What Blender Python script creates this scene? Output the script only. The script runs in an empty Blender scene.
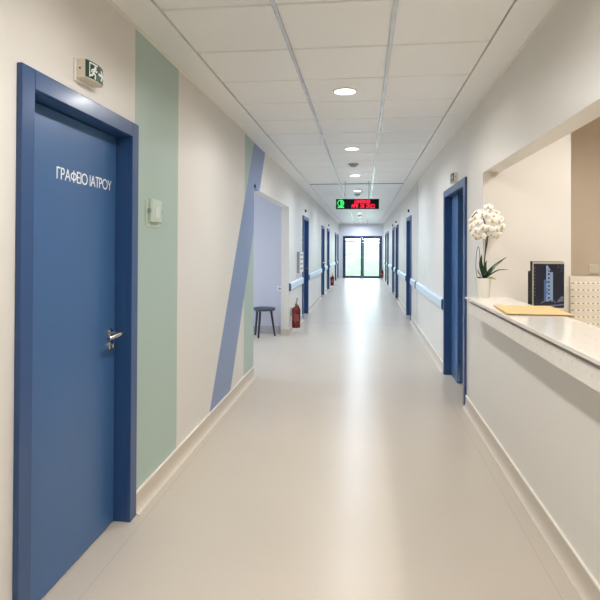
import bpy, bmesh, math, random
from mathutils import Vector, Matrix
random.seed(7)
S = bpy.context.scene
COL = S.collection
PI = math.pi

# ------------------------------------------------------------------ materials
def lin(c):
    return tuple((v / 12.92 if v <= 0.04045 else ((v + 0.055) / 1.055) ** 2.4) for v in [x / 255 for x in c])

def mat(name, rgb, rough=0.5, spec=0.5, metal=0.0, noise=0.0, nscale=8.0, emit=None, estr=0.0, coat=0.0, bump=0.0, bscale=200.0, srgb=True):
    m = bpy.data.materials.new(name); m.use_nodes = True
    nt = m.node_tree; b = nt.nodes['Principled BSDF']
    c = lin(rgb) if srgb else rgb
    b.inputs['Base Color'].default_value = (*c, 1)
    b.inputs['Roughness'].default_value = rough
    b.inputs['Specular IOR Level'].default_value = spec
    b.inputs['Metallic'].default_value = metal
    b.inputs['Coat Weight'].default_value = coat
    b.inputs['Coat Roughness'].default_value = 0.15
    if emit is not None:
        b.inputs['Emission Color'].default_value = (*lin(emit), 1)
        b.inputs['Emission Strength'].default_value = estr
    if noise > 0 or bump > 0:
        geo = nt.nodes.new('ShaderNodeNewGeometry')
    if noise > 0:
        n = nt.nodes.new('ShaderNodeTexNoise'); n.inputs['Scale'].default_value = nscale; n.inputs['Detail'].default_value = 4
        nt.links.new(geo.outputs['Position'], n.inputs['Vector'])
        r = nt.nodes.new('ShaderNodeValToRGB')
        r.color_ramp.elements[0].position = 0.3; r.color_ramp.elements[1].position = 0.7
        r.color_ramp.elements[0].color = (*[v * (1 - noise) for v in c], 1)
        r.color_ramp.elements[1].color = (*[min(1, v * (1 + noise)) for v in c], 1)
        nt.links.new(n.outputs['Fac'], r.inputs['Fac']); nt.links.new(r.outputs['Color'], b.inputs['Base Color'])
    if bump > 0:
        n2 = nt.nodes.new('ShaderNodeTexNoise'); n2.inputs['Scale'].default_value = bscale
        nt.links.new(geo.outputs['Position'], n2.inputs['Vector'])
        bp = nt.nodes.new('ShaderNodeBump'); bp.inputs['Strength'].default_value = bump; bp.inputs['Distance'].default_value = 0.002
        nt.links.new(n2.outputs['Fac'], bp.inputs['Height']); nt.links.new(bp.outputs['Normal'], b.inputs['Normal'])
    return m

class NB:
    """tiny node-graph helper for the patterned surfaces"""
    def __init__(s, m):
        s.m = m; s.nt = m.node_tree; s.b = s.nt.nodes['Principled BSDF']
        g = s.nt.nodes.new('ShaderNodeNewGeometry'); s.pos = g.outputs['Position']
        x = s.nt.nodes.new('ShaderNodeSeparateXYZ'); s.nt.links.new(s.pos, x.inputs[0])
        s.x, s.y, s.z = x.outputs
    def _set(s, inp, v):
        if hasattr(v, 'links'): s.nt.links.new(v, inp)
        else: inp.default_value = v
    def math(s, op, a, b=0.0):
        n = s.nt.nodes.new('ShaderNodeMath'); n.operation = op
        s._set(n.inputs[0], a); s._set(n.inputs[1], b); return n.outputs[0]
    def between(s, v, lo, hi):
        return s.math('MULTIPLY', s.math('GREATER_THAN', v, lo), s.math('LESS_THAN', v, hi))
    def mix(s, fac, a, b):
        n = s.nt.nodes.new('ShaderNodeMix'); n.data_type = 'RGBA'
        s._set(n.inputs[0], fac)
        for i, v in ((6, a), (7, b)):
            if hasattr(v, 'links'): s.nt.links.new(v, n.inputs[i])
            else: n.inputs[i].default_value = (*v, 1)
        return n.outputs[2]
    def noise(s, scale, detail=3, vec=None):
        n = s.nt.nodes.new('ShaderNodeTexNoise'); n.inputs['Scale'].default_value = scale; n.inputs['Detail'].default_value = detail
        s.nt.links.new(vec if vec is not None else s.pos, n.inputs['Vector']); return n.outputs['Fac']
    def voro(s, scale):
        n = s.nt.nodes.new('ShaderNodeTexVoronoi'); n.inputs['Scale'].default_value = scale
        s.nt.links.new(s.pos, n.inputs['Vector']); return n.outputs['Distance'], n.outputs['Color']
    def maprange(s, v, a, b, c, d):
        n = s.nt.nodes.new('ShaderNodeMapRange'); s._set(n.inputs[0], v)
        for i, q in enumerate((a, b, c, d)): n.inputs[i + 1].default_value = q
        return n.outputs[0]

CREAM = (224, 220, 213)
M = {}
M['wall'] = mat('wall_paint', CREAM, rough=0.38, spec=0.45, noise=0.015, nscale=1.5, bump=0.05, bscale=260)
M['white_wall'] = mat('white_wall_paint', (224, 224, 230), rough=0.45, noise=0.01, nscale=1.5)
M['lavender_wall'] = mat('pale_lavender_wall_paint', (200, 201, 216), rough=0.45, noise=0.01, nscale=1.5)
M['beige_wall'] = mat('beige_wall_paint', (229, 222, 213), rough=0.6, noise=0.015, nscale=1.5)
M['tan_wall'] = mat('tan_wall_paint', (216, 199, 176), rough=0.6, noise=0.015, nscale=1.5)  # beige wall with the shade of the unlit recess put into the colour
M['ceiling'] = mat('ceiling_panel_white', (241, 240, 237), rough=0.36, spec=0.4, noise=0.008, nscale=2)
M['ceiling_rail'] = mat('ceiling_rail_metal', (214, 214, 214), rough=0.22, metal=0.6)
M['groove'] = mat('ceiling_groove', (120, 116, 110), rough=0.7)
M['base'] = mat('cove_base_vinyl', (204, 193, 178), rough=0.4, noise=0.02, nscale=30)
M['cap'] = mat('cove_cap_strip', (236, 230, 220), rough=0.35)
M['blue'] = mat('blue_door_paint', (62, 101, 150), rough=0.33, spec=0.55, noise=0.02, nscale=3, bump=0.03, bscale=150)
M['bluefr'] = mat('blue_frame_paint', (44, 77, 124), rough=0.3, spec=0.5, coat=0.12)
M['navy'] = mat('navy_metal_frame', (38, 58, 92), rough=0.35, spec=0.5)
M['steel'] = mat('brushed_steel', (200, 196, 188), rough=0.22, metal=1.0)
M['white'] = mat('white_plastic', (236, 232, 224), rough=0.35)
M['cream_plastic'] = mat('cream_plastic', (226, 216, 198), rough=0.4)
M['letter'] = mat('white_lettering', (245, 246, 248), rough=0.4)
M['green_sign'] = mat('dark_green_sign', (26, 62, 48), rough=0.3)
M['sign_white'] = mat('sign_white', (240, 244, 240), rough=0.3)
M['pale_green'] = mat('pale_green_plastic', (196, 210, 194), rough=0.3)
M['pale_white'] = mat('pale_white_plastic', (216, 226, 216), rough=0.3)
M['dark'] = mat('dark_plastic', (15, 15, 17), rough=0.55, spec=0.25)
M['grey'] = mat('grey_plastic', (150, 152, 156), rough=0.45)
M['rail'] = mat('bumper_rail_pale_blue', (206, 222, 236), rough=0.3, spec=0.5)
M['railcap'] = mat('bumper_end_cap_blue', (70, 96, 132), rough=0.4)
M['red'] = mat('extinguisher_red', (122, 18, 27), rough=0.25, spec=0.6)
M['exlabel'] = mat('extinguisher_label', (150, 66, 70), rough=0.4)
M['brass'] = mat('brass', (170, 150, 110), rough=0.3, metal=1.0)
M['stool'] = mat('stool_charcoal', (64, 66, 80), rough=0.55, noise=0.06, nscale=60)
M['stoolleg'] = mat('stool_leg_dark', (46, 46, 58), rough=0.45)
M['pot'] = mat('white_glazed_pot', (236, 232, 224), rough=0.2, spec=0.6)
M['leaf'] = mat('orchid_leaf', (34, 62, 30), rough=0.35, noise=0.2, nscale=40)
M['leafy'] = mat('orchid_young_leaf', (138, 140, 66), rough=0.4)
M['stem'] = mat('orchid_stem', (52, 62, 40), rough=0.5)
M['petal'] = mat('orchid_petal', (250, 246, 238), rough=0.5, spec=0.3)
M['lip'] = mat('orchid_lip_yellow', (212, 186, 112), rough=0.5)
M['moss'] = mat('potting_bark', (70, 58, 40), rough=0.9, noise=0.3, nscale=90)
M['folder'] = mat('yellow_folder_card', (208, 180, 126), rough=0.6, noise=0.02, nscale=20)
M['bezel'] = mat('monitor_bezel', (176, 166, 150), rough=0.35)
M['desk'] = mat('desk_laminate', (206, 196, 180), rough=0.45)
M['rack'] = mat('white_gloss_tray', (232, 222, 208), rough=0.16, spec=0.7)
M['glass_door_frame'] = M['navy']

# floor: warm speckled vinyl with faint weld seams
fm = mat('vinyl_floor', (214, 202, 184), rough=0.30, spec=0.25); n = NB(fm)
c0 = n.mix(n.noise(1.2, 4), lin((192, 182, 168)), lin((201, 191, 178)))
c1 = n.mix(n.maprange(n.noise(420, 2), 0.56, 0.72, 0, 0.35), c0, lin((168, 152, 132)))
c1 = n.mix(n.maprange(n.noise(260, 2, ), 0.60, 0.75, 0, 0.3), c1, lin((236, 228, 214)))
seam = n.math('ADD', n.between(n.x, -1.168, -1.164), n.between(n.x, 0.824, 0.828))
seam = n.math('ADD', seam, n.between(n.y, 10.40, 10.46))
c1 = n.mix(n.math('MULTIPLY', seam, 0.28), c1, lin((120, 108, 94)))
fm.node_tree.links.new(c1, n.b.inputs['Base Color'])
n.b.inputs['Roughness'].default_value = 0.30
M['floor'] = fm
# left wall: cream with the painted green bands and the slanted blue band
wm = mat('wall_left_paint', CREAM, rough=0.38, spec=0.45); n = NB(wm)
base = n.mix(n.noise(1.5, 3), lin((222, 218, 211)), lin((226, 222, 215)))
grn = n.math('ADD', n.between(n.y, 2.80, 3.49), n.between(n.y, 5.52, 6.02))
base = n.mix(grn, base, lin((172, 192, 182)))
t = n.math('SUBTRACT', n.y, n.math('MULTIPLY', n.z, 0.676))
base = n.mix(n.between(t, 4.195, 4.885), base, lin((126, 146, 184)))
wm.node_tree.links.new(base, n.b.inputs['Base Color'])
M['wall_left'] = wm
# speckled stone worktop
for key, dens in (('stone', 0.22), ('stone_rough', 0.30)):
    sm = mat('speckled_stone_' + key, (226, 218, 206), rough=0.12 if key == 'stone' else 0.35, spec=0.5); n = NB(sm)
    d1, k1 = n.voro(130)
    c = n.mix(n.noise(14, 4), lin((228, 221, 211)), lin((238, 232, 223)))
    c = n.mix(n.maprange(d1, 0.0, dens, 0.6, 0.0), c, lin((178, 164, 146)))
    d2, k2 = n.voro(30)
    c = n.mix(n.maprange(d2, 0.05, 0.20, 0.55, 0.0), c, lin((140, 122, 102)))
    sm.node_tree.links.new(c, n.b.inputs['Base Color'])
    M[key] = sm
# hillside grass
gm = mat('grass_hillside', (150, 176, 104), rough=0.9, spec=0.1); n = NB(gm)
c = n.mix(n.noise(1.6, 5), lin((80, 96, 74)), lin((112, 124, 104)))
c = n.mix(n.maprange(n.noise(9, 4), 0.5, 0.75, 0, 0.6), c, lin((54, 78, 50)))
gm.node_tree.links.new(c, n.b.inputs['Base Color'])
M['grass'] = gm
# screen: dark background with a faint glow
M['screen'] = mat('screen_dark', (20, 21, 26), rough=0.12, spec=0.5, emit=(50, 50, 58), estr=0.4)
M['scr_a'] = mat('screen_pale_blue', (30, 34, 40), rough=0.3, emit=(140, 160, 184), estr=0.55)
M['scr_b'] = mat('screen_blue', (30, 34, 40), rough=0.3, emit=(84, 104, 146), estr=0.5)
M['scr_c'] = mat('screen_grey', (30, 34, 40), rough=0.3, emit=(120, 126, 140), estr=0.4)
M['ledblack'] = mat('led_panel_black', (5, 5, 6), rough=0.8, spec=0.1)
M['ledred'] = mat('led_red', (60, 4, 10), emit=(255, 8, 52), estr=2.2)
M['ledgreen'] = mat('led_green', (4, 50, 20), emit=(30, 235, 100), estr=1.1)
M['lamp'] = mat('lamp_diffuser', (250, 250, 250), emit=(255, 253, 248), estr=6.0)
# door glazing: thin clear sheet
gl = bpy.data.materials.new('clear_glazing'); gl.use_nodes = True
nt = gl.node_tree; nt.nodes.clear()
o_ = nt.nodes.new('ShaderNodeOutputMaterial'); mx = nt.nodes.new('ShaderNodeMixShader')
tr = nt.nodes.new('ShaderNodeBsdfTransparent'); tr.inputs[0].default_value = (0.95, 0.98, 0.97, 1)
gs = nt.nodes.new('ShaderNodeBsdfGlossy'); gs.inputs['Roughness'].default_value = 0.02
fr = nt.nodes.new('ShaderNodeFresnel'); fr.inputs[0].default_value = 1.35
nt.links.new(fr.outputs[0], mx.inputs[0]); nt.links.new(tr.outputs[0], mx.inputs[1]); nt.links.new(gs.outputs[0], mx.inputs[2])
nt.links.new(mx.outputs[0], o_.inputs[0]); M['glass'] = gl

# ------------------------------------------------------------------ mesh builder
ORG = {}
class MB:
    def __init__(s): s.bm = bmesh.new()
    def box(s, x0, x1, y0, y1, z0, z1):
        x0, x1 = sorted((x0, x1)); y0, y1 = sorted((y0, y1)); z0, z1 = sorted((z0, z1))
        v = [s.bm.verts.new(p) for p in ((x0,y0,z0),(x1,y0,z0),(x1,y1,z0),(x0,y1,z0),(x0,y0,z1),(x1,y0,z1),(x1,y1,z1),(x0,y1,z1))]
        for f in ((3,2,1,0),(4,5,6,7),(0,1,5,4),(1,2,6,5),(2,3,7,6),(3,0,4,7)): s.bm.faces.new([v[i] for i in f])
        return s
    def prism(s, poly, e0, e1, axis='y'):
        """poly of 2-D points extruded between e0 and e1 along the axis"""
        def P(a, b, e):
            return {'y': (a, e, b), 'x': (e, a, b), 'z': (a, b, e)}[axis]
        A = [s.bm.verts.new(P(a, b, e0)) for a, b in poly]; B = [s.bm.verts.new(P(a, b, e1)) for a, b in poly]
        k = len(poly)
        s.bm.faces.new(A[::-1]); s.bm.faces.new(B)
        for i in range(k): s.bm.faces.new((A[i], A[(i+1) % k], B[(i+1) % k], B[i]))
        return s
    def lathe(s, prof, c, seg=32, axis='z', close=True):
        """prof: (radius, height) pairs round an axis through c"""
        rings = []
        for r, h in prof:
            ring = []
            for i in range(seg):
                a = 2 * PI * i / seg
                p = {'z': (r*math.cos(a), r*math.sin(a), h), 'x': (h, r*math.cos(a), r*math.sin(a)), 'y': (r*math.sin(a), h, r*math.cos(a))}[axis]
                ring.append(s.bm.verts.new((c[0]+p[0], c[1]+p[1], c[2]+p[2])))
            rings.append(ring)
        for a, b in zip(rings, rings[1:]):
            for i in range(seg): s.bm.faces.new((a[i], a[(i+1) % seg], b[(i+1) % seg], b[i]))
        if close:
            s.bm.faces.new(rings[0][::-1]); s.bm.faces.new(rings[-1])
        return s
    def tube(s, pts, rad, seg=10, flat=1.0):
        pts = [Vector(p) for p in pts]
        if not hasattr(rad, '__len__'): rad = [rad] * len(pts)
        rings = []; up = None
        for i, p in enumerate(pts):
            d = (pts[min(i+1, len(pts)-1)] - pts[max(i-1, 0)]).normalized()
            if up is None: up = d.orthogonal().normalized()
            up = (up - d * up.dot(d)).normalized(); sd = d.cross(up)
            rings.append([s.bm.verts.new(p + (up*math.cos(2*PI*k/seg) + sd*math.sin(2*PI*k/seg)*flat) * rad[i]) for k in range(seg)])
        for a, b in zip(rings, rings[1:]):
            for k in range(seg): s.bm.faces.new((a[k], a[(k+1) % seg], b[(k+1) % seg], b[k]))
        s.bm.faces.new(rings[0][::-1]); s.bm.faces.new(rings[-1])
        return s
    def stroke(s, pts, w, o, u, v, nrm, th):
        """flat ribbon along 2-D points, laid in the plane o + a*u + b*v and th thick along nrm"""
        o, u, v, nrm = Vector(o), Vector(u), Vector(v), Vector(nrm)
        for (a0, b0), (a1, b1) in zip(pts, pts[1:]):
            d = Vector((a1-a0, b1-b0)); L = d.length
            if L < 1e-9: continue
            d /= L; nn = Vector((-d.y, d.x)) * w/2; e = d * w * 0.35
            q = [Vector((a0, b0))-e+nn, Vector((a1, b1))+e+nn, Vector((a1, b1))+e-nn, Vector((a0, b0))-e-nn]
            s.jit = getattr(s, 'jit', 0) + 1; hh = th*(0.6+0.4*((s.jit*7) % 11)/11)
            lo = [s.bm.verts.new(o - nrm*hh*0.02 + u*p.x + v*p.y) for p in q]; hi = [s.bm.verts.new(o + u*p.x + v*p.y + nrm*hh) for p in q]
            s.bm.faces.new(lo); s.bm.faces.new(hi[::-1])
            for i in range(4): s.bm.faces.new((lo[i], hi[i], hi[(i+1) % 4], lo[(i+1) % 4]))
        return s
    def build(s, name, m, parent=None, bevel=0.0, smooth=False, loc=None, bseg=2):
        bm = s.bm
        if bevel > 0:
            bmesh.ops.bevel(bm, geom=list(bm.edges), offset=bevel, segments=bseg, affect='EDGES', profile=0.6, clamp_overlap=True)
        bmesh.ops.recalc_face_normals(bm, faces=list(bm.faces))
        if parent is not None: org = Vector(ORG[parent.name])
        elif loc is not None: org = Vector(loc)
        else:
            xs = [v.co for v in bm.verts]
            org = Vector(((min(p.x for p in xs)+max(p.x for p in xs))/2, (min(p.y for p in xs)+max(p.y for p in xs))/2, min(p.z for p in xs)))
        bmesh.ops.translate(bm, verts=list(bm.verts), vec=-org)
        me = bpy.data.meshes.new(name); bm.to_mesh(me); bm.free()
        if smooth:
            for p in me.polygons: p.use_smooth = True
            try: me.set_sharp_from_angle(angle=math.radians(38))
            except Exception: pass
        me.materials.append(m)
        ob = bpy.data.objects.new(name, me); COL.objects.link(ob)
        if parent is not None: ob.parent = parent
        else: ob.location = org
        ORG[ob.name] = tuple(org)
        return ob

def tag(o, label=None, cat=None, group=None, kind=None):
    if label: o['label'] = label
    if cat: o['category'] = cat
    if group: o['group'] = group
    if kind: o['kind'] = kind
    return o
def thing(name, label, cat, loc, group=None, kind=None):
    o = bpy.data.objects.new(name, None); COL.objects.link(o); o.location = loc; o.empty_display_size = 0.1
    ORG[o.name] = tuple(loc); tag(o, label, cat, group, kind); return o
def struct(o): o['kind'] = 'structure'; return o

# ------------------------------------------------------------------ dimensions (metres; eye at the origin, 1.46 m up; +Y runs down the corridor)
XL, XR, XF, ZC, YE, YB = -1.247, 0.944, 0.944, 2.668, 26.5, -3.2
TH = 0.13
ZTOP = 3.1
DOORS_L = [(1.795, 2.805), (10.85, 11.95), (15.72, 16.78), (18.12, 19.2), (23.1, 24.15), (25.1, 26.15)]
DOORS_R = [(5.10, 6.45)]
DOORS_F = [(10.9, 12.0), (15.0, 16.06), (16.9, 17.96), (20.8, 21.88), (22.84, 23.92)]
ARC, DH = 0.078, 2.125
HOLE = 0.05

def wall_boxes(mb, x0, x1, y0, y1, holes):
    """wall slab between y0 and y1 with holes (ya, yb, za, zb)"""
    cuts = sorted(holes); y = y0
    for ya, yb, za, zb in cuts:
        if ya > y: mb.box(x0, x1, y, ya, 0, ZTOP)
        if za > 0: mb.box(x0, x1, ya, yb, 0, za)
        mb.box(x0, x1, ya, yb, zb, ZTOP); y = yb
    if y < y1: mb.box(x0, x1, y, y1, 0, ZTOP)

hl = [(a+HOLE, b-HOLE, 0, DH-0.04) for a, b in DOORS_L] + [(6.0, 8.88, 0, 2.14)]
mb = MB(); wall_boxes(mb, XL-TH, XL, YB, YE, hl); struct(mb.build('wall_left', M['wall_left']))
hr = [(a+HOLE, b-HOLE, 0, DH-0.04) for a, b in DOORS_R + DOORS_F] + [(0.2, 4.436, 0.953, 2.07)]
mb = MB(); wall_boxes(mb, XR, XR+TH, YB, YE, hr); struct(mb.build('wall_right', M['wall']))
mb = MB(); mb.box(XR-0.012, XR, 9.745, 9.80, 0.112, ZC-0.012); struct(mb.build('trim_2', M['wall'], bevel=0.003))
mb = MB(); mb.box(-6, 4.2, YB-0.15, YB, 0, ZTOP); struct(mb.build('wall_near', M['wall']))
# end wall with the hole of the glazed door
EX0, EX1, EZ = -1.03, 0.865, 2.06
mb = MB(); mb.box(XL-TH, EX0, YE, YE+0.2, 0, ZTOP).box(EX1, XF+0.2, YE, YE+0.2, 0, ZTOP).box(EX0, EX1, YE, YE+0.2, EZ, ZTOP)
struct(mb.build('wall_end', M['white_wall']))
# side passage on the left
mb = MB(); mb.box(-5.2, XL-TH, 9.02, 9.15, 0, ZTOP); struct(mb.build('wall_passage_far', M['lavender_wall']))
mb = MB(); mb.box(-5.2, XL-TH, 5.87, 6.0, 0, ZTOP); struct(mb.build('wall_passage_near', M['lavender_wall']))
mb = MB(); mb.box(-5.2, -5.05, 6.0, 9.02, 0, 0.9).box(-5.2, -5.05, 6.0, 6.4, 0.9, 2.3).box(-5.2, -5.05, 8.6, 9.02, 0.9, 2.3).box(-5.2, -5.05, 6.0, 9.02, 2.3, ZTOP)
struct(mb.build('wall_passage_left', M['lavender_wall']))
w1 = struct(thing('window_1', 'window at the end of the side passage', 'window', (-5.12, 7.5, 0.9)))
mb = MB(); mb.box(-5.16, -5.08, 6.4, 8.6, 0.9, 0.96).box(-5.16, -5.08, 6.4, 8.6, 2.24, 2.3)
for y in (6.4, 7.47, 8.54): mb.box(-5.16, -5.08, y, y+0.06, 0.96, 2.24)
mb.build('window_frame', M['navy'], w1)
MB().box(-5.125, -5.115, 6.46, 8.54, 0.96, 2.24).build('window_glass', M['glass'], w1)
# reception room behind the counter
mb = MB(); mb.box(XR+TH, 1.612, 4.43, 5.06, 0, ZTOP).box(XR+0.0008, XR+TH, 4.43, 4.436, 0.953, 2.07).box(1.612, 4.2, 4.95, 5.06, 0, ZTOP); o = struct(mb.build('wall_reception_far', M['beige_wall']))
mb = MB(); mb.box(1.612, 4.2, 4.9501-0.006, 4.9501, 0, ZTOP); struct(mb.build('wall_reception_recess', M['tan_wall']))
mb = MB(); mb.box(4.2, 4.33, YB, 7.6, 0, ZTOP); struct(mb.build('wall_reception_right', M['beige_wall']))
mb = MB(); mb.box(XR+TH, 4.2, 7.2, 7.33, 0, ZTOP); struct(mb.build('wall_side_room_far', M['white_wall']))
# floor and ceilings
mb = MB(); mb.box(-5.2, 4.3, YB-0.15, YE+0.2, -0.12, 0.0); struct(mb.build('floor', M['floor']))
mb = MB()
mb.box(XL, -1.039, YB, YE, ZC-0.006, ZC+0.1).box(0.73, XR, YB, YE, ZC-0.006, ZC+0.1)     # plain borders
rows = int((YE-YB)/0.6)+2
for k in range(-12, 46):
    y = 3.23 + 0.6*k
    if y + 0.6 < YB or y > YE: continue
    for x0, x1 in ((-1.03, -0.463), (-0.437, 0.137), (0.163, 0.722)):
        e = 0.007; zb = ZC+0.002
        a, b = max(y+e, YB), min(y+0.6-e, YE)
        pr = [(a, zb+0.03), (a, zb+0.006), (a+0.006, zb), (b-0.006, zb), (b, zb+0.006), (b, zb+0.03)]
        mb.prism(pr, x0, x1, 'x')
cel = struct(mb.build('ceiling', M['ceiling']))
MB().box(-5.2, 4.3, YB-0.15, YE+0.2, ZC+0.1, ZTOP+0.1).box(-1.04, 0.735, YB, YE, ZC+0.02, ZC+0.1).build('plenum', M['groove'], cel)
mb = MB()
for x in (-0.450, 0.150): mb.box(x-0.012, x+0.012, YB, YE, ZC-0.003, ZC+0.02)
mb.build('rail_strip', M['ceiling_rail'], cel)
mb = MB(); mb.box(-1.02, 0.715, 10.10, 10.16, ZC-0.004, ZC+0.012); mb.build('expansion_joint', M['groove'], cel)
mb = MB(); mb.box(XL, XL+0.022, YB, YE, ZC-0.012, ZC-0.004).box(XR-0.022, XR, YB, YE, ZC-0.012, ZC-0.004)
struct(mb.build('trim_1', M['cap']))
mb = MB(); mb.box(XR+TH, 4.2, YB, 4.95, ZC, ZC+0.09); struct(mb.build('ceiling_reception', M['ceiling']))
mb = MB(); mb.box(-5.05, XL-TH, 6.0, 9.02, 2.45, 2.55); struct(mb.build('ceiling_passage', M['ceiling']))

# coved baseboards
def cove(mb, x, s, y0, y1):
    """profile on a wall face x, the room lies towards s"""
    pr = [(x, 0.104), (x+s*0.010, 0.104), (x+s*0.010, 0.05)]
    for i in range(1, 7):
        a = i/6*PI/2
        pr.append((x+s*(0.010+0.030*(1-math.cos(a))), 0.05-0.047*math.sin(a)))
    pr += [(x+s*0.040, 0.0), (x, 0.0)]
    mb.prism(pr, y0, y1, 'y')
def spans(y0, y1, holes):
    y = y0
    for a, b in sorted(holes):
        if a > y: yield y, min(a, y1)
        y = b
    if y < y1: yield y, y1
def baseboard(name, x, s, sp):
    mb = MB()
    for a, b in sp: cove(mb, x, s, a, b)
    o = struct(mb.build(name, M['base'], smooth=True))
    mb = MB()
    for a, b in sp: mb.box(x, x+s*0.013, a, b, 0.104, 0.112)
    mb.build('cap_strip', M['cap'], o)
baseboard('baseboard_left', XL, 1, list(spans(YB, YE, DOORS_L + [(6.0, 8.88)])))
baseboard('baseboard_right', XR, -1, list(spans(YB, YE, DOORS_R + DOORS_F)))
mb = MB(); mb.box(-5.05, XL-TH, 9.006, 9.02, 0, 0.13); struct(mb.build('baseboard_passage', mat('passage_base_grey', (172, 170, 176), rough=0.45)))
mb = MB(); mb.box(XL-TH, XL, 8.866, 8.88, 0, 0.104); struct(mb.build('baseboard_pillar', M['base']))

# ------------------------------------------------------------------ blue doors
def lever(parent, X, s, y, z, dirn):
    """lever handle on the face X; s points into the wall, dirn is the way the lever runs along Y"""
    mb = MB()
    mb.lathe([(0.024, 0), (0.024, 0.006), (0.020, 0.009)], (X, y, z), 20, 'x')
    if s > 0:
        for v in mb.bm.verts: v.co.x = 2*X - v.co.x
    pts = [(X, y, z), (X-s*0.035, y, z), (X-s*0.058, y+dirn*0.004, z+0.002), (X-s*0.070, y+dirn*0.020, z+0.003), (X-s*0.070, y+dirn*0.07, z), (X-s*0.060, y+dirn*0.135, z-0.006)]
    mb.tube(pts, [0.010, 0.010, 0.011, 0.012, 0.012, 0.010], 12)
    mb.build('lever_handle', M['steel'], parent, smooth=True)
def lock(parent, X, s, y, z):
    mb = MB(); mb.lathe([(0.024, 0), (0.024, 0.006), (0.018, 0.010)], (X, y, z), 20, 'x')
    mb.lathe([(0.013, 0.006), (0.013, 0.022), (0.010, 0.024)], (X, y, z), 16, 'x')
    if s > 0:
        for v in mb.bm.verts: v.co.x = 2*X - v.co.x
    mb.build('lock_cylinder', M['steel'], parent, smooth=True)
NDOOR = [0]
def frame_mesh(X, s, ya, yb):
    """architrave ring on the wall face plus the lining of the hole"""
    mb = MB()
    f0, f1 = X - s*0.022, X
    for a, b in ((ya, ya+ARC), (yb-ARC, yb)):
        mb.box(f0, f1, a, b, 0, DH)
    mb.box(f0, f1, ya+ARC, yb-ARC, DH-0.075, DH)
    l1 = X + s*TH
    mb.box(X-s*0.010, l1, ya+HOLE, ya+ARC-0.002, 0, DH-0.04).box(X-s*0.010, l1, yb-ARC+0.002, yb-HOLE, 0, DH-0.04)
    mb.box(X-s*0.010, l1, ya+ARC-0.002, yb-ARC+0.002, DH-0.077, DH-0.04)
    return mb
def door(X, s, ya, yb, label, handle='far', light_leaf=True):
    NDOOR[0] += 1
    d = thing('door_%d' % NDOOR[0], label, 'door', (X, (ya+yb)/2, 0), 'blue doors along the corridor', 'structure')
    frame_mesh(X, s, ya, yb).build('door_frame', M['bluefr'], d, bevel=0.003)
    a, b = ya+ARC+0.003, yb-ARC-0.003
    # unseen dark board added over the whole hole to block light
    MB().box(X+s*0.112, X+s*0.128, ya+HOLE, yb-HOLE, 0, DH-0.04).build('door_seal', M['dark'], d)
    leaf = MB().box(X+s*0.07, X+s*0.111, a, b, 0.006, DH-0.081).build('door_leaf', M['blue'], d, bevel=0.002)
    y, dr = (b-0.055, -1) if handle == 'far' else (a+0.055, 1)
    lever(leaf, X+s*0.07, s, y, 1.01, dr); lock(leaf, X+s*0.07, s, y, 0.945)
    return d, leaf
d1, leaf1 = door(XL, -1, *DOORS_L[0], 'nearest blue office door with white Greek lettering, on the left wall')
names_l = ['blue door on the left wall just past the side passage, beside the bumper rail',
           'narrow looking blue door halfway down the left wall of the corridor',
           'blue door on the left wall just before the farther fire extinguisher',
           'blue door next to last on the left wall towards the glazed end door',
           'last blue door on the left wall beside the glazed end door']
for (a, b), lb in zip(DOORS_L[1:], names_l): door(XL, -1, a, b, lb)
names_f = ['dark blue door on the right wall just behind the vertical joint strip',
           'blue door on the right wall under the second of the small call lights',
           'blue door on the right wall close behind its neighbour, halfway down the corridor',
           'small blue door next to last on the right wall near the glazed end',
           'last blue door on the right wall before the glazed end door']
for (a, b), lb in zip(DOORS_F, names_f): door(XF, 1, a, b, lb, 'near')

# door one and a half leaves wide on the right, its main leaf swung open into the room
NDOOR[0] += 1
ya, yb = DOORS_R[0]
d = thing('door_%d' % NDOOR[0], 'open blue door with a narrow fixed side leaf, beside the reception counter', 'door', (XR, (ya+yb)/2, 0), None, 'structure')
frame_mesh(XR, 1, ya, yb).build('door_frame', M['bluefr'], d, bevel=0.003)
sl = MB().box(XR+0.062, XR+0.118, 5.965, yb-ARC-0.003, 0.006, DH-0.081).build('side_leaf', M['blue'], d, bevel=0.002)
mb = MB().box(XR+0.070, XR+0.078, 5.960, 5.9655, 0.92, 1.10).box(XR+0.072, XR+0.084, 5.960, 5.9655, 0.03, 0.24)
mb.build('flush_bolt', M['steel'], sl)
lf = MB().box(XR+0.14, XR+0.14+0.78, 5.152, 5.196, 0.006, DH-0.081).build('door_leaf', M['blue'], d, bevel=0.002)
mb = MB(); mb.tube([(XR+0.86, 5.196, 1.01), (XR+0.86, 5.25, 1.01), (XR+0.73, 5.255, 1.005)], 0.009, 10); mb.build('lever_handle', M['steel'], lf, smooth=True)

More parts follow.
